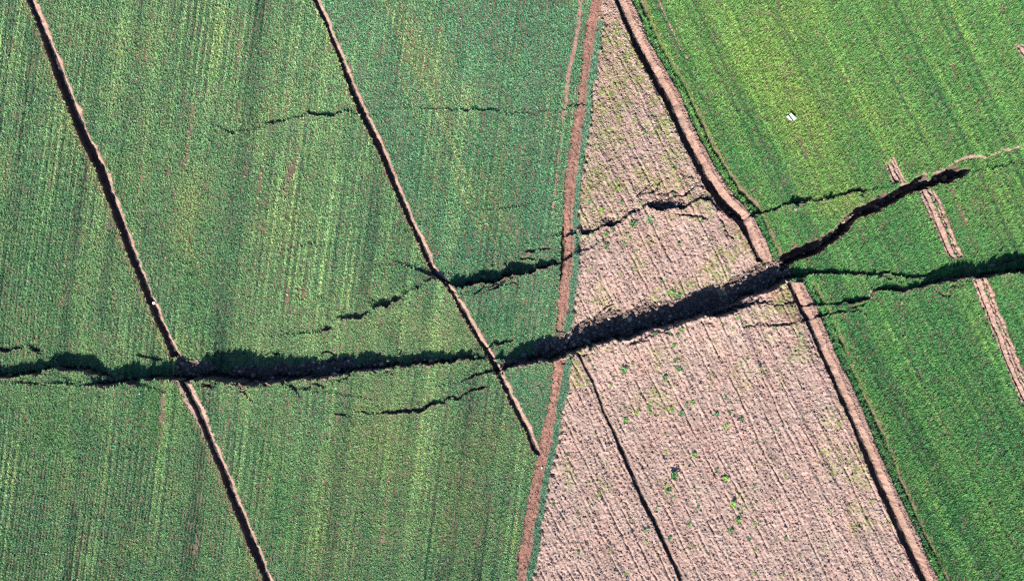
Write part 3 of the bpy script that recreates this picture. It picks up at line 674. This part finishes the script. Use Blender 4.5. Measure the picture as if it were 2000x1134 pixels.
YELE = [(1340, 60, 60, 120, .5, .3), (1500, 110, 60, 120, .45, .75), (1560, 30, 60, 60, .4, .6), (1600, 260, 40, 130, .45, .75), (1560, 300, 25, 100, .45, .6), (1450, 140, 40, 140, .45, .35), (1720, 230, 60, 80, .45, .45), (1640, 400, 70, 25, -.2, .7), (1960, 400, 70, 60, 0, .35), (1900, 620, 30, 60, .5, .3), (1960, 60, 60, 60, 0, .15)]
def east_crop():
    u, px, py = row_points(0.50, 5.2, 1.75, 1.5, 31)
    i, j = gi(px, py)
    m = (REG[i, j] == 5) & (SLOPE[i, j] < 1.6)
    u, px, py, i, j = u[m], px[m], py[m], i[m], j[m]
    un = px - 0.52 * py - 0.00004 * (py - 500) ** 2
    st = 0.45 * stripes(8, 11)(un) + 0.22 * stripes(24, 12)(un) + 0.45 * np.sin(2 * PI * un / 15.5 + 1.5 * stripes(60, 13)(un))
    st *= 0.7 + 0.5 * vn(un, py, 30, 22, 160)
    an = vn(un, py, 5.0, 23, 130)
    n1 = fbm(px, py, 80, 24, 3); n2 = vn(px, py, 8, 27); n3 = vn(px + .6 * py, py - .6 * px, 7, 28, 16)
    yel = patch_sum(px, py, YELE)
    up = sstep(560, 250, py)
    thin = THIN[i, j]
    keep = 1.0 + 0.02 * st + 0.08 * n2
    keep = np.where((an > 0.86 - 0.15 * yel), 0.35, keep)
    keep = np.where(vn(px, py, 6, 29) > 0.92, 0.2, keep)
    keep *= 1 - np.clip(BARE[i, j], 0, 1)
    k = np.random.default_rng(36).random(len(px)) < keep
    px, py, st, n1, n2, n3, yel, up, thin, an = [a[k] for a in (px, py, st, n1, n2, n3, yel, up, thin, an)]
    L = np.clip(0.30 * (1 + 0.28 * n2 + 0.30 * n3 + 0.20 * st - 0.15 * thin), 0.12, 0.55)
    r = np.random.default_rng(38).normal(0, 1, len(px)).astype(np.float32)
    y = np.clip(0.10 + 0.20 * up + 0.26 * st + 0.18 * n1 + 0.08 * r + 0.6 * yel + 0.9 * thin + 0.25 * np.maximum(an, 0), 0, 1)
    g = np.clip(0.5 + 0.12 * r + 0.30 * n3 + 0.2 * st, 0, 1)[:, None]
    col = np.array((0.038, 0.170, 0.062), np.float32) * (1 - g) + np.array((0.090, 0.285, 0.085), np.float32) * g
    col = col * (1 - .75 * y[:, None]) + np.array((0.24, 0.34, 0.075), np.float32) * .75 * y[:, None]
    col = col * np.clip(1.25 + 0.10 * up + 0.32 * st, 0.8, 2.0)[:, None]
    s_ = (np.random.default_rng(39).random(len(px)) < 0.006 + 0.04 * y)[:, None]
    col = np.where(s_, T_STRAW, col)
    V, F, c = blades(px, py, L, 0.10, col, 9, lean=(0.22, 0.16), open_=(0.4, 1.15), seed=40)
    link('wheat_crop', mesh_from('wheat_crop', V, F, M_LEAF, 'leaf', c, 'FACE'), kind='stuff', label='bright green taller wheat east of the pink earth bank', cat='wheat')
east_crop()

# ------------------------------------------------------------------ grass strip along the path's right side, weeds in the ditches' lips
def strip():
    r = np.random.default_rng(51)
    i, j = np.where(GRASS > 0.5)
    n = 3
    px = np.repeat(gx[j], n) + r.uniform(-1, 1, len(j) * n) * G; py = np.repeat(gy[i], n) + r.uniform(-1, 1, len(i) * n) * G
    k = (r.random(len(px)) < 0.36)
    px, py = px[k].astype(np.float32), py[k].astype(np.float32)
    g = r.random((len(px), 1))
    col = np.array((0.12, 0.29, 0.17)) * (1 - g) + np.array((0.26, 0.44, 0.28)) * g
    V, F, c = blades(px, py, np.full(len(px), 0.42) * (1 + .4 * vn(px, py, 7, 30)), 0.08, col, 5, seed=52)
    link('grass_strip', mesh_from('grass_strip', V, F, M_LEAF, 'leaf', c, 'FACE'), kind='stuff', label='narrow green grass strip along the right side of the dirt path', cat='grass')
strip()

# small weeds and moss over the fallow, too many to count
def fallow_cover():
    r = np.random.default_rng(61)
    n = 60000
    px = r.uniform(X0 + 10, X1 - 10, n).astype(np.float32); py = r.uniform(Y0 + 10, Y1 - 10, n).astype(np.float32)
    px = (xline(L_PA, py) + r.random(n) * (np.maximum(xline(L_E1, py), xline(L_PA, py) + 34) - xline(L_PA, py))).astype(np.float32)
    i, j = gi(px, py)
    d = moss[i, j] * 0.75 + sstep(0.35, 0.8, fbm(px, py, 40, 31, 3) + .25 * vn(px, py, 9, 33)) * 0.7 + 0.015
    e = (bE1[i, j] - px < 30) & (BARE[i, j] < .5)
    k = (r.random(n) < d * 0.70) & (BARE[i, j] < 0.4) & (REG[i, j] == 4) & (RUB[i, j] < .5) & (GRASS[i, j] < .5)
    px, py = px[k], py[k]
    g = r.random((len(px), 1)); y = (r.random((len(px), 1)) < 0.45)
    col = np.where(y, np.array((0.22, 0.25, 0.075)), np.array((0.08, 0.22, 0.065)) * (1 - g) + np.array((0.15, 0.30, 0.09)) * g)
    V, F, c = blades(px, py, r.uniform(0.07, 0.16, len(px)), 0.07, col, 5, open_=(0.7, 1.4), seed=62)
    link('weed_cover', mesh_from('weed_cover', V, F, M_LEAF, 'leaf', c, 'FACE'), kind='stuff', label='thin scatter of tiny weeds and moss over the bare pink soil', cat='weeds')
fallow_cover()

# ------------------------------------------------------------------ crumbs of soil lying on bare ground
OCT_V = np.array([(1, 0, 0), (-1, 0, 0), (0, 1, 0), (0, -1, 0), (0, 0, 1), (0, 0, -0.6)], np.float32)
OCT_F = np.array([(0, 2, 4), (2, 1, 4), (1, 3, 4), (3, 0, 4), (2, 0, 5), (1, 2, 5), (3, 1, 5), (0, 3, 5)], np.int32)
def crumbs(name, px, py, size, col, label, cat, seed):
    r = np.random.default_rng(seed); n = len(px)
    rot = r.uniform(0, 2 * PI, n); c, s = np.cos(rot), np.sin(rot)
    V = OCT_V[None] * (1 + r.uniform(-.4, .4, (n, 6, 3))) * size[:, None, None]
    V[..., 2] *= 0.75
    X = V[..., 0] * c[:, None] - V[..., 1] * s[:, None]; Y = V[..., 0] * s[:, None] + V[..., 1] * c[:, None]
    V = np.stack([X + ((px - 1000) * S)[:, None], Y + ((567 - py) * S)[:, None], V[..., 2] + zat(px, py)[:, None] + size[:, None] * .35], -1)
    F = OCT_F[None] + (np.arange(n) * 6)[:, None, None]
    cc = np.repeat(col, 6, 0)
    link(name, mesh_from(name, V.reshape(-1, 3), F.reshape(-1, 3), M_GROUND, 'soil', cc), kind='stuff', label=label, cat=cat)
def all_crumbs():
    r = np.random.default_rng(71)
    n = 140000
    py = r.uniform(Y0 + 10, Y1 - 10, n).astype(np.float32)
    a = xline(L_PA, py) + 14; b = np.maximum(xline(L_E1, py) + 26, a + 20)
    px = (a + r.random(n) * (b - a)).astype(np.float32)
    i, j = gi(px, py)
    k = (GRASS[i, j] < .5) & (vn(px, py, 9, 34) + .5 * r.normal(0, 1, n) > -0.3)
    px, py = px[k], py[k]; i, j = gi(px, py)
    size = np.clip(r.lognormal(-2.95, 0.45, len(px)), 0.03, 0.17)
    col = SOIL[i, j] * r.uniform(0.8, 1.2, (len(px), 1))
    crumbs('soil_crumbs', px, py, size, col, 'loose crumbs of pinkish soil over the bare field', 'soil crumbs', 72)
    i, j = np.where((KIND == 11) | (KIND == 12) | (KIND == 41) | (KIND == 42) | (KIND > 60))
    q = r.integers(0, len(i), 26000)
    px = (gx[j[q]] + r.uniform(-1, 1, len(q))).astype(np.float32); py = (gy[i[q]] + r.uniform(-1, 1, len(q))).astype(np.float32)
    size = np.clip(r.lognormal(-3.4, 0.45, len(q)), 0.02, 0.10)
    i, j = gi(px, py)
    crumbs('path_crumbs', px, py, size, SOIL[i, j] * r.uniform(0.75, 1.3, (len(px), 1)), 'reddish crumbs of earth over the dirt path, banks and wheel tracks', 'soil crumbs', 74)
    # inside the rupture
    i, j = np.where(RUB > .5)
    q = r.integers(0, len(i), 9000)
    px = (gx[j[q]] + r.uniform(-1, 1, 9000)).astype(np.float32); py = (gy[i[q]] + r.uniform(-1, 1, 9000)).astype(np.float32)
    size = np.clip(r.lognormal(-2.7, 0.62, 9000), 0.03, 0.34)
    pal = (r.random(9000) < 0.10)[:, None]
    col = np.where(pal, np.array((0.42, 0.35, 0.31)), np.array((0.15, 0.108, 0.09)) * r.uniform(0.8, 1.5, (9000, 1)))  # dark crumbs carry the same painted shade as the fissure floor
    crumbs('soil_rubble', px, py, size, col, 'broken soil rubble on the floor of the dark fissure', 'rubble', 73)
all_crumbs()

# ------------------------------------------------------------------ things: soil clods, stones, weeds, sheet, bucket
def ico(sub):
    import bmesh
    bm = bmesh.new(); bmesh.ops.create_icosphere(bm, subdivisions=sub, radius=1.0)
    V = np.array([v.co[:] for v in bm.verts], np.float32); F = np.array([[v.index for v in f.verts] for f in bm.faces], np.int32)
    bm.free(); return V, F
IV, IF = ico(3)
def lump(seed, flat, rough):
    r = np.random.default_rng(seed)
    V = IV.copy()
    for _ in range(16):                                   # cleave facets
        nrm = r.normal(0, 1, 3); nrm /= np.linalg.norm(nrm); off = r.uniform(0.55, 0.9)
        d = V @ nrm
        V -= np.maximum(d - off, 0)[:, None] * nrm
    V *= 1 + rough * (vn(V[:, 0] * 3 + V[:, 2], V[:, 1] * 3 + V[:, 2] * 2, 0.8, seed % 60))[:, None]
    V *= np.array((1, 0.72 + 0.25 * r.random(), flat))
    return V
M_CLOD = mat_plain('clod_earth', (0.28, 0.19, 0.155), 0.95, 0.25, 5.0)
M_STONE = mat_plain('pale_stone', (0.5, 0.45, 0.41), 0.85, 0.15, 6.0)
clod_me = [mesh_from('soil_clod', lump(100 + k, 0.62, 0.22), IF, M_CLOD) for k in range(5)]
stone_me = [mesh_from('stone', lump(200 + k, 0.55, 0.06), IF, M_STONE) for k in range(4)]
def put(name, me, px, py, r, label, cat, group, sink=0.25):
    o = link(name, me, label=label, cat=cat, group=group)
    o.scale = (r, r, r); o.rotation_euler = (0, 0, random.uniform(0, 2 * PI))
    o.location = wpt(px, py, r * 0.62 * (1 - sink) * 0.8)
    return o
CL = {
 'pink soil clod lying in the fissure right of the second ditch crossing': [(974, 710, 6), (978, 718, 5), (981, 730, 6), (963, 729, 7)],
 'sunlit pink soil clod along the fissure left of the second ditch': [(722, 702, 5), (732, 713, 7), (744, 711, 9), (758, 704, 8), (779, 694, 5), (812, 702, 4), (829, 703, 6), (840, 706, 9), (851, 703, 8), (801, 707, 7)],
 'soil clod in deep shade of the fissure by the dirt path': [(1118, 668, 8), (1149, 667, 10), (1130, 662, 6), (1085, 668, 6), (1070, 680, 6), (1080, 676, 7), (1062, 690, 5), (1098, 674, 6), (1110, 682, 6), (1138, 672, 5)],
 'soil clod on the shaded fissure floor near the leftmost ditch': [(352, 711, 8), (343, 718, 8), (380, 704, 5), (555, 720, 6), (535, 720, 8), (488, 734, 9), (505, 722, 6), (562, 715, 5), (470, 722, 6), (365, 730, 7), (398, 709, 6), (375, 722, 6), (590, 714, 5), (624, 712, 6)],
 'small clod in the narrow fissure at the far left': [(103, 706, 5), (107, 714, 4), (132, 714, 6), (142, 719, 7), (160, 713, 6), (210, 733, 5), (232, 728, 6), (220, 735, 6), (206, 738, 8), (233, 738, 7), (214, 745, 5), (85, 722, 6), (94, 723, 5), (26, 731, 8), (66, 726, 7)],
 'sunlit clod in the crack running up through the bright green wheat': [(1672, 418, 5), (1666, 422, 4), (1634, 447, 5), (1643, 443, 5), (1719, 403, 8), (1797, 355, 5), (1835, 347, 6), (1818, 348, 4), (1847, 335, 7), (1878, 344, 8), (1745, 380, 6), (1752, 383, 5), (1640, 452, 4), (1688, 414, 5), (1732, 396, 5), (1580, 494, 5), (1772, 372, 4)],
 'clod of bare soil where the fissure forks beside the earth bank': [(1530, 532, 8), (1516, 555, 6), (1500, 568, 9), (1490, 573, 6), (1432, 583, 6), (1428, 567, 4), (1425, 571, 3), (1448, 577, 4), (1410, 564, 4), (1440, 579, 4), (1470, 560, 5), (1480, 548, 5), (1495, 535, 6), (1512, 540, 5)],
 'clod beside the upper crack at the end of the bare field': [(1405, 402, 6), (1411, 414, 4), (1387, 385, 5), (1430, 413, 6), (1421, 404, 5), (1380, 384, 4)],
 'clod by the forked crack in the lower bright green wheat': [(1700, 568, 8), (1698, 580, 5), (1690, 560, 4)],
}
n = 0
for lab, pts in CL.items():
    for x, y, s in pts:
        o = put('soil_clod', clod_me[n % 5], x, y, s * S * 0.58, lab, 'soil clod', 'soil clods fallen along the fissure'); n += 1
        if lab.startswith(('sunlit', 'pink')): o.scale.z *= 2.2; o.location.z += 0.15
put('soil_clod', clod_me[1], 1107, 667, 0.30, 'sunlit pink clod standing out of the dark fissure where the path breaks off', 'soil clod', 'soil clods fallen along the fissure', 0.0).location.z += 0.35
put('soil_clod', clod_me[2], 1655, 431, 0.34, 'largest pale pink clod in the crack halfway up the bright green wheat', 'soil clod', 'soil clods fallen along the fissure', 0.0)
put('soil_clod', clod_me[3], 1860, 346, 0.50, 'big lit block of soil at the crack end near the right edge', 'soil clod', 'soil clods fallen along the fissure', 0.0)
put('soil_clod', clod_me[0], 1544, 533, 0.22, 'small blocky clod standing alone just right of the fork', 'soil clod', 'soil clods fallen along the fissure', 0.0)

# blocks of turf broken off along the rupture
blk_me = [mesh_from('soil', lump(400 + k, 0.9, 0.15), IF, M_CLOD) for k in range(3)]
def turf_top(seed):
    r = np.random.default_rng(seed); V = []; F = []; c = []
    for k in range(110):
        a = r.uniform(0, 2 * PI); q = 0.8 * math.sqrt(r.random()); x, y = q * math.cos(a), q * .8 * math.sin(a); z = 0.75 - .25 * q
        az = r.uniform(0, 2 * PI); th = r.uniform(.5, 1.2); l = r.uniform(.35, .7)
        p = np.array((x, y, z)); d = np.array((math.cos(az) * math.sin(th), math.sin(az) * math.sin(th), math.cos(th))); s_ = np.array((-math.sin(az), math.cos(az), 0)) * .14
        o = len(V); V += [p - s_, p + s_, p + d * l]; F.append((o, o + 1, o + 2))
        c.append(np.array((0.14, 0.30, 0.13)) * r.uniform(.7, 1.6))
    return mesh_from('grass', np.array(V), np.array(F), M_LEAF, 'leaf', np.array(c), 'FACE')
top_me = [turf_top(420 + k) for k in range(3)]
TB = {'block of green turf broken off in the narrow fissure at far left': [(14, 733, 11), (30, 730, 9), (85, 722, 8), (94, 724, 8), (130, 717, 7), (204, 739, 9), (222, 731, 8), (233, 738, 10), (246, 739, 9), (263, 744, 8), (278, 744, 8), (287, 742, 9), (190, 741, 8), (160, 748, 7)],
      'turf block hanging on the lower rim of the fissure left of centre': [(495, 748, 9), (519, 752, 10), (801, 707, 10), (845, 705, 8), (700, 714, 8), (880, 704, 8)],
      'turf block fallen where the second ditch meets the fissure': [(963, 729, 9), (975, 705, 9), (1079, 692, 9), (1042, 690, 7), (930, 697, 8)],
      'turf block on the shaded upper crack between second ditch and path': [(980, 541, 8), (1000, 525, 8), (968, 548, 8), (1029, 533, 8), (985, 520, 7), (1045, 521, 7), (945, 540, 7), (960, 523, 7)],
      'pale turf block loosened along cracks in the bright green wheat': [(1719, 403, 10), (1818, 349, 8), (1553, 408, 10), (1565, 397, 7), (1620, 392, 8), (1679, 388, 8), (1545, 402, 7), (1700, 576, 9), (1720, 545, 8), (1706, 540, 7), (1942, 518, 9), (1915, 528, 8)]}
n = 0
for lab, pts in TB.items():
    for x, y, sz in pts:
        o = bpy.data.objects.new('turf_block', None); COL.objects.link(o)
        o['label'] = lab; o['category'] = 'turf block'; o['group'] = 'turf blocks broken off along the fissure'
        q = sz * S * .55
        o.scale = (q, q, q); o.rotation_euler = (random.uniform(-.3, .3), random.uniform(-.3, .3), random.uniform(0, 6)); o.location = wpt(x, y, q * .55)
        link('soil', blk_me[n % 3], parent=o); link('grass', top_me[n % 3], parent=o); n += 1

ST = {
 'small white stone along the ditch edge at the top of the bare field': [(1191, 20, 3), (1196, 38, 3), (1203, 52, 4), (1212, 66, 4), (1218, 80, 4), (1226, 96, 5), (1232, 112, 4), (1240, 122, 4), (1250, 140, 4), (1262, 155, 4), (1275, 172, 3), (1281, 190, 4), (1292, 208, 5), (1304, 229, 5), (1311, 240, 4), (1318, 252, 4), (1326, 268, 4), (1333, 300, 5), (1340, 318, 4), (1338, 345, 4), (1215, 30, 3), (1238, 90, 3)],
 'pale stone on the bare field beside the lower ditch': [(1596, 700, 4), (1622, 760, 5), (1650, 838, 5), (1651, 840, 3), (1612, 945, 5), (1703, 955, 3), (1723, 1003, 4), (1776, 1104, 5), (1777, 1113, 3), (1788, 1130, 5), (1728, 1010, 3), (1563, 810, 3), (1607, 816, 3), (1625, 800, 3), (1454, 922, 4), (1560, 724, 3)],
 'white stone lying among the wheat west of the leftmost ditch': [(17, 113, 4), (66, 91, 3), (141, 336, 3), (195, 421, 4), (187, 422, 3), (80, 342, 3), (56, 549, 3), (191, 564, 3)],
 'white stone among the wheat between the two ditches': [(170, 119, 4), (268, 155, 3), (300, 203, 3), (307, 223, 3), (480, 110, 3), (466, 111, 3), (340, 57, 3), (524, 123, 4), (500, 99, 3), (651, 323, 3), (604, 544, 3), (564, 615, 3), (459, 350, 4)],
 'pale stone in the wheat below the fissure left of the path': [(280, 766, 4), (15, 965, 4), (470, 789, 3), (212, 1089, 3), (668, 910, 3), (925, 897, 3), (190, 850, 3), (614, 750, 3)],
 'small pale stone in the wheat near the dirt path': [(820, 71, 4), (899, 38, 3), (872, 80, 3), (955, 175, 3), (957, 340, 3), (825, 305, 3)],
}
n = 0
for lab, pts in ST.items():
    for x, y, s in pts:
        o = put('stone', stone_me[n % 4], x, y, s * S * 0.45, lab, 'stone', 'pale stones scattered over the fields', 0.1); n += 1
        if x < 1100: o.location.z += 0.16
put('stone', stone_me[0], 1058.5, 913, 0.16, 'single white stone on the reddish dirt path', 'stone', 'pale stones scattered over the fields', 0.1)

# weeds
def weed_mesh(seed, R, nb, tone):
    r = np.random.default_rng(seed)
    V = []; F = []; cols = []
    lobes = np.cumsum(r.uniform(-0.45, 0.45, (r.integers(3, 6), 2)), 0); lobes -= lobes.mean(0)
    for k in range(nb):
        lb = lobes[r.integers(0, len(lobes))]
        a = r.uniform(0, 2 * PI); rad = R * r.random() * 0.45
        bx, by = lb[0] * R + math.cos(a) * rad, lb[1] * R + math.sin(a) * rad
        bz = r.uniform(0.0, 0.45) * R * (1 - rad / R * 0.6)
        az = a + r.normal(0, 1.0); th = r.uniform(0.4, 1.3); l = R * r.uniform(0.28, 0.6); wd = l * r.uniform(0.16, 0.28)
        d = np.array((math.cos(az) * math.sin(th), math.sin(az) * math.sin(th), math.cos(th))); q = np.array((-math.sin(az), math.cos(az), r.normal(0, .3)))
        p0 = np.array((bx, by, bz)); p1 = p0 + d * l * 0.5
        tip = p0 + d * l - np.array((0, 0, l * 0.15))
        o = len(V)
        V += [p0, p1 - q * wd, tip, p1 + q * wd]; F.append((o, o + 1, o + 2, o + 3))
        c = np.array(tone) * r.uniform(0.7, 1.35) * np.array((1 + r.normal(0, .12), 1, 1)); cols.append(c)
    return mesh_from('weed', np.array(V), np.array(F), M_LEAF, 'leaf', np.array(cols), 'FACE')
TONES = [(0.20, 0.45, 0.11), (0.12, 0.32, 0.11), (0.32, 0.55, 0.11), (0.20, 0.40, 0.16)]
weed_me = [weed_mesh(300 + k, 1.0, 90, TONES[k % 4]) for k in range(8)]
def weed(px, py, r, label, k=None):
    me = weed_me[(k if k is not None else random.randrange(8))]
    o = link('weed', me, label=label, cat='weed', group='weeds on the bare field')
    o.scale = (r, r, r * random.uniform(0.8, 1.2)); o.rotation_euler = (0, 0, random.uniform(0, 2 * PI)); o.location = wpt(px, py, -0.02)
BIG = [(1316, 929, .62, 'large dark green weed clump in the lower bare field, widest of all', 1), (1417, 934, .50, 'tall bright yellow-green weed in the lower bare field with long shadow', 2), (1401, 917, .30, 'small bright weed just above left of the tall yellow-green one', 0),
       (1432, 984, .55, 'green weed clump below the tall yellow-green one', 2), (1442, 1016, .52, 'ragged bright green weed clump low in the bare field', 0), (1217, 721, .62, 'broad green weed patch just below the fissure near the path', 3), (1313, 673, .36, 'oval green weed close under the fissure', 0),
       (1323, 719, .42, 'dark green weed in a furrow below the fissure', 1), (1221, 820, .50, 'green weed with blue shadow right of the thin furrow', 0), (1236, 438, .55, 'olive green weed patch just below the upper crack', 1), (1269, 429, .58, 'green weed tuft below the longest shadow of the upper crack', 3),
       (1184, 456, .45, 'green weed below left end of the upper crack', 0), (1184, 482, .36, 'dark round weed under the left end of the upper crack', 1), (1312, 572, .48, 'pale green upright weed on the brink of the fissure', 2), (1355, 887, .42, 'green weed with dark shadow halfway down the bare field', 0),
       (1297, 736, .36, 'upright dark green weed below the fissure, left of centre furrow', 1), (1267, 794, .36, 'compact weed with deep green core right of the thin furrow', 1), (1327, 643, .42, 'two-part weed touching the lower rim of the fissure', 0)]
for a in BIG: weed(*a)
MID = [(1299, 948), (1303, 960), (1429, 1036), (1474, 950), (1301, 882), (1476, 1023), (1464, 1052), (1262, 1058), (1308, 1050), (1282, 992), (1260, 1036), (1347, 1024), (1364, 990), (1233, 707), (1316, 704), (1244, 806), (1340, 789), (1352, 786), (1416, 777), (1449, 818), (1426, 804),
       (1399, 809), (1459, 697), (1270, 806), (1313, 801), (1331, 806), (1418, 832), (1250, 398), (1151, 394), (1208, 368), (1281, 443), (1327, 477), (1174, 408), (1214, 396), (1320, 573), (1330, 577), (1305, 650), (1320, 654), (1313, 671), (1276, 652), (1407, 632), (1510, 640), (1560, 655)]
for x, y in MID: weed(x, y, random.uniform(.26, .38), 'green weed tuft standing on the bare pink soil')
cnt = 0
rr = random.Random(9)
while cnt < 200:
    y = rr.uniform(20, 1125); a = float(xline(L_PA, y)) + 34; b = float(xline(L_E1, y)) - 12
    if b - a < 20: continue
    x = rr.uniform(a, b)
    i, j = gi(np.float32([x]), np.float32([y]))
    if RUB[i[0], j[0]] > .5 or KIND[i[0], j[0]] != 4: continue
    if float(fbm(np.float32([x]), np.float32([y]), 45, 35, 2)[0]) + rr.uniform(-.5, .5) < 0: continue
    weed(x, y, rr.uniform(.11, .25), 'low little weed dotted over the bare pink soil'); cnt += 1

# folded white sheet in the eastern wheat
M_WHITE = mat_plain('white_sheet', (0.80, 0.80, 0.79), 0.6, 0.06, 3.0)
root = bpy.data.objects.new('folded_sheet', None); COL.objects.link(root)
cx, cy = 1543.5, 230.0
root.location = wpt(cx, cy, 0.0)
root['label'] = 'folded white sheet lying alone on the bright green wheat'; root['category'] = 'sheet'
def slab(name, pts, z0, tilt, th=0.03):
    V = []; n = len(pts)
    cz = [z0 + tilt[0] * (p[0] - cx) * S + tilt[1] * (cy - p[1]) * S for p in pts]
    for dz in (0, -th):
        for p, z in zip(pts, cz): V.append(((p[0] - cx) * S, (cy - p[1]) * S, z + dz))
    import bmesh
    bm = bmesh.new(); vs = [bm.verts.new(v) for v in V]
    bm.faces.new(vs[:n]); bm.faces.new(vs[n:][::-1])
    for k in range(n): bm.faces.new((vs[k], vs[n + k], vs[n + (k + 1) % n], vs[(k + 1) % n]))
    bmesh.ops.recalc_face_normals(bm, faces=bm.faces)
    me = bpy.data.meshes.new(name); bm.to_mesh(me); bm.free(); me.materials.append(M_WHITE)
    return link(name, me, parent=root)
slab('panel', [(1542.6, 222.2), (1553.0, 233.2), (1550.4, 235.4), (1547.8, 236.7), (1539.5, 225.2)], 0.40, (0.05, -0.12))
slab('flap', [(1538.0, 226.4), (1534.2, 228.9), (1541.4, 235.6), (1545.0, 236.4)], 0.27, (0.12, -0.05))

# white bucket in the leftmost ditch
def lathe(name, prof, mat, parent, seg=28):
    V = []; F = []
    for r, z in prof:
        for k in range(seg): V.append((r * math.cos(2 * PI * k / seg), r * math.sin(2 * PI * k / seg), z))
    for i in range(len(prof) - 1):
        for k in range(seg): F.append((i * seg + k, i * seg + (k + 1) % seg, (i + 1) * seg + (k + 1) % seg, (i + 1) * seg + k))
    me = mesh_from(name, V, F, mat, smooth=True)
    return link(name, me, parent=parent)
bk = bpy.data.objects.new('bucket', None); COL.objects.link(bk)
bk['label'] = 'small round white bucket standing in the leftmost ditch'; bk['category'] = 'bucket'
bk.location = wpt(296.3, 591.7, 0.0)
lathe('body', [(0.0, 0.0), (0.13, 0.0), (0.135, 0.01), (0.165, 0.32), (0.172, 0.33), (0.165, 0.335)], M_WHITE, bk)
lathe('lid', [(0.163, 0.338), (0.15, 0.350), (0.145, 0.340), (0.05, 0.340), (0.045, 0.346), (0.0, 0.346)], M_WHITE, bk)
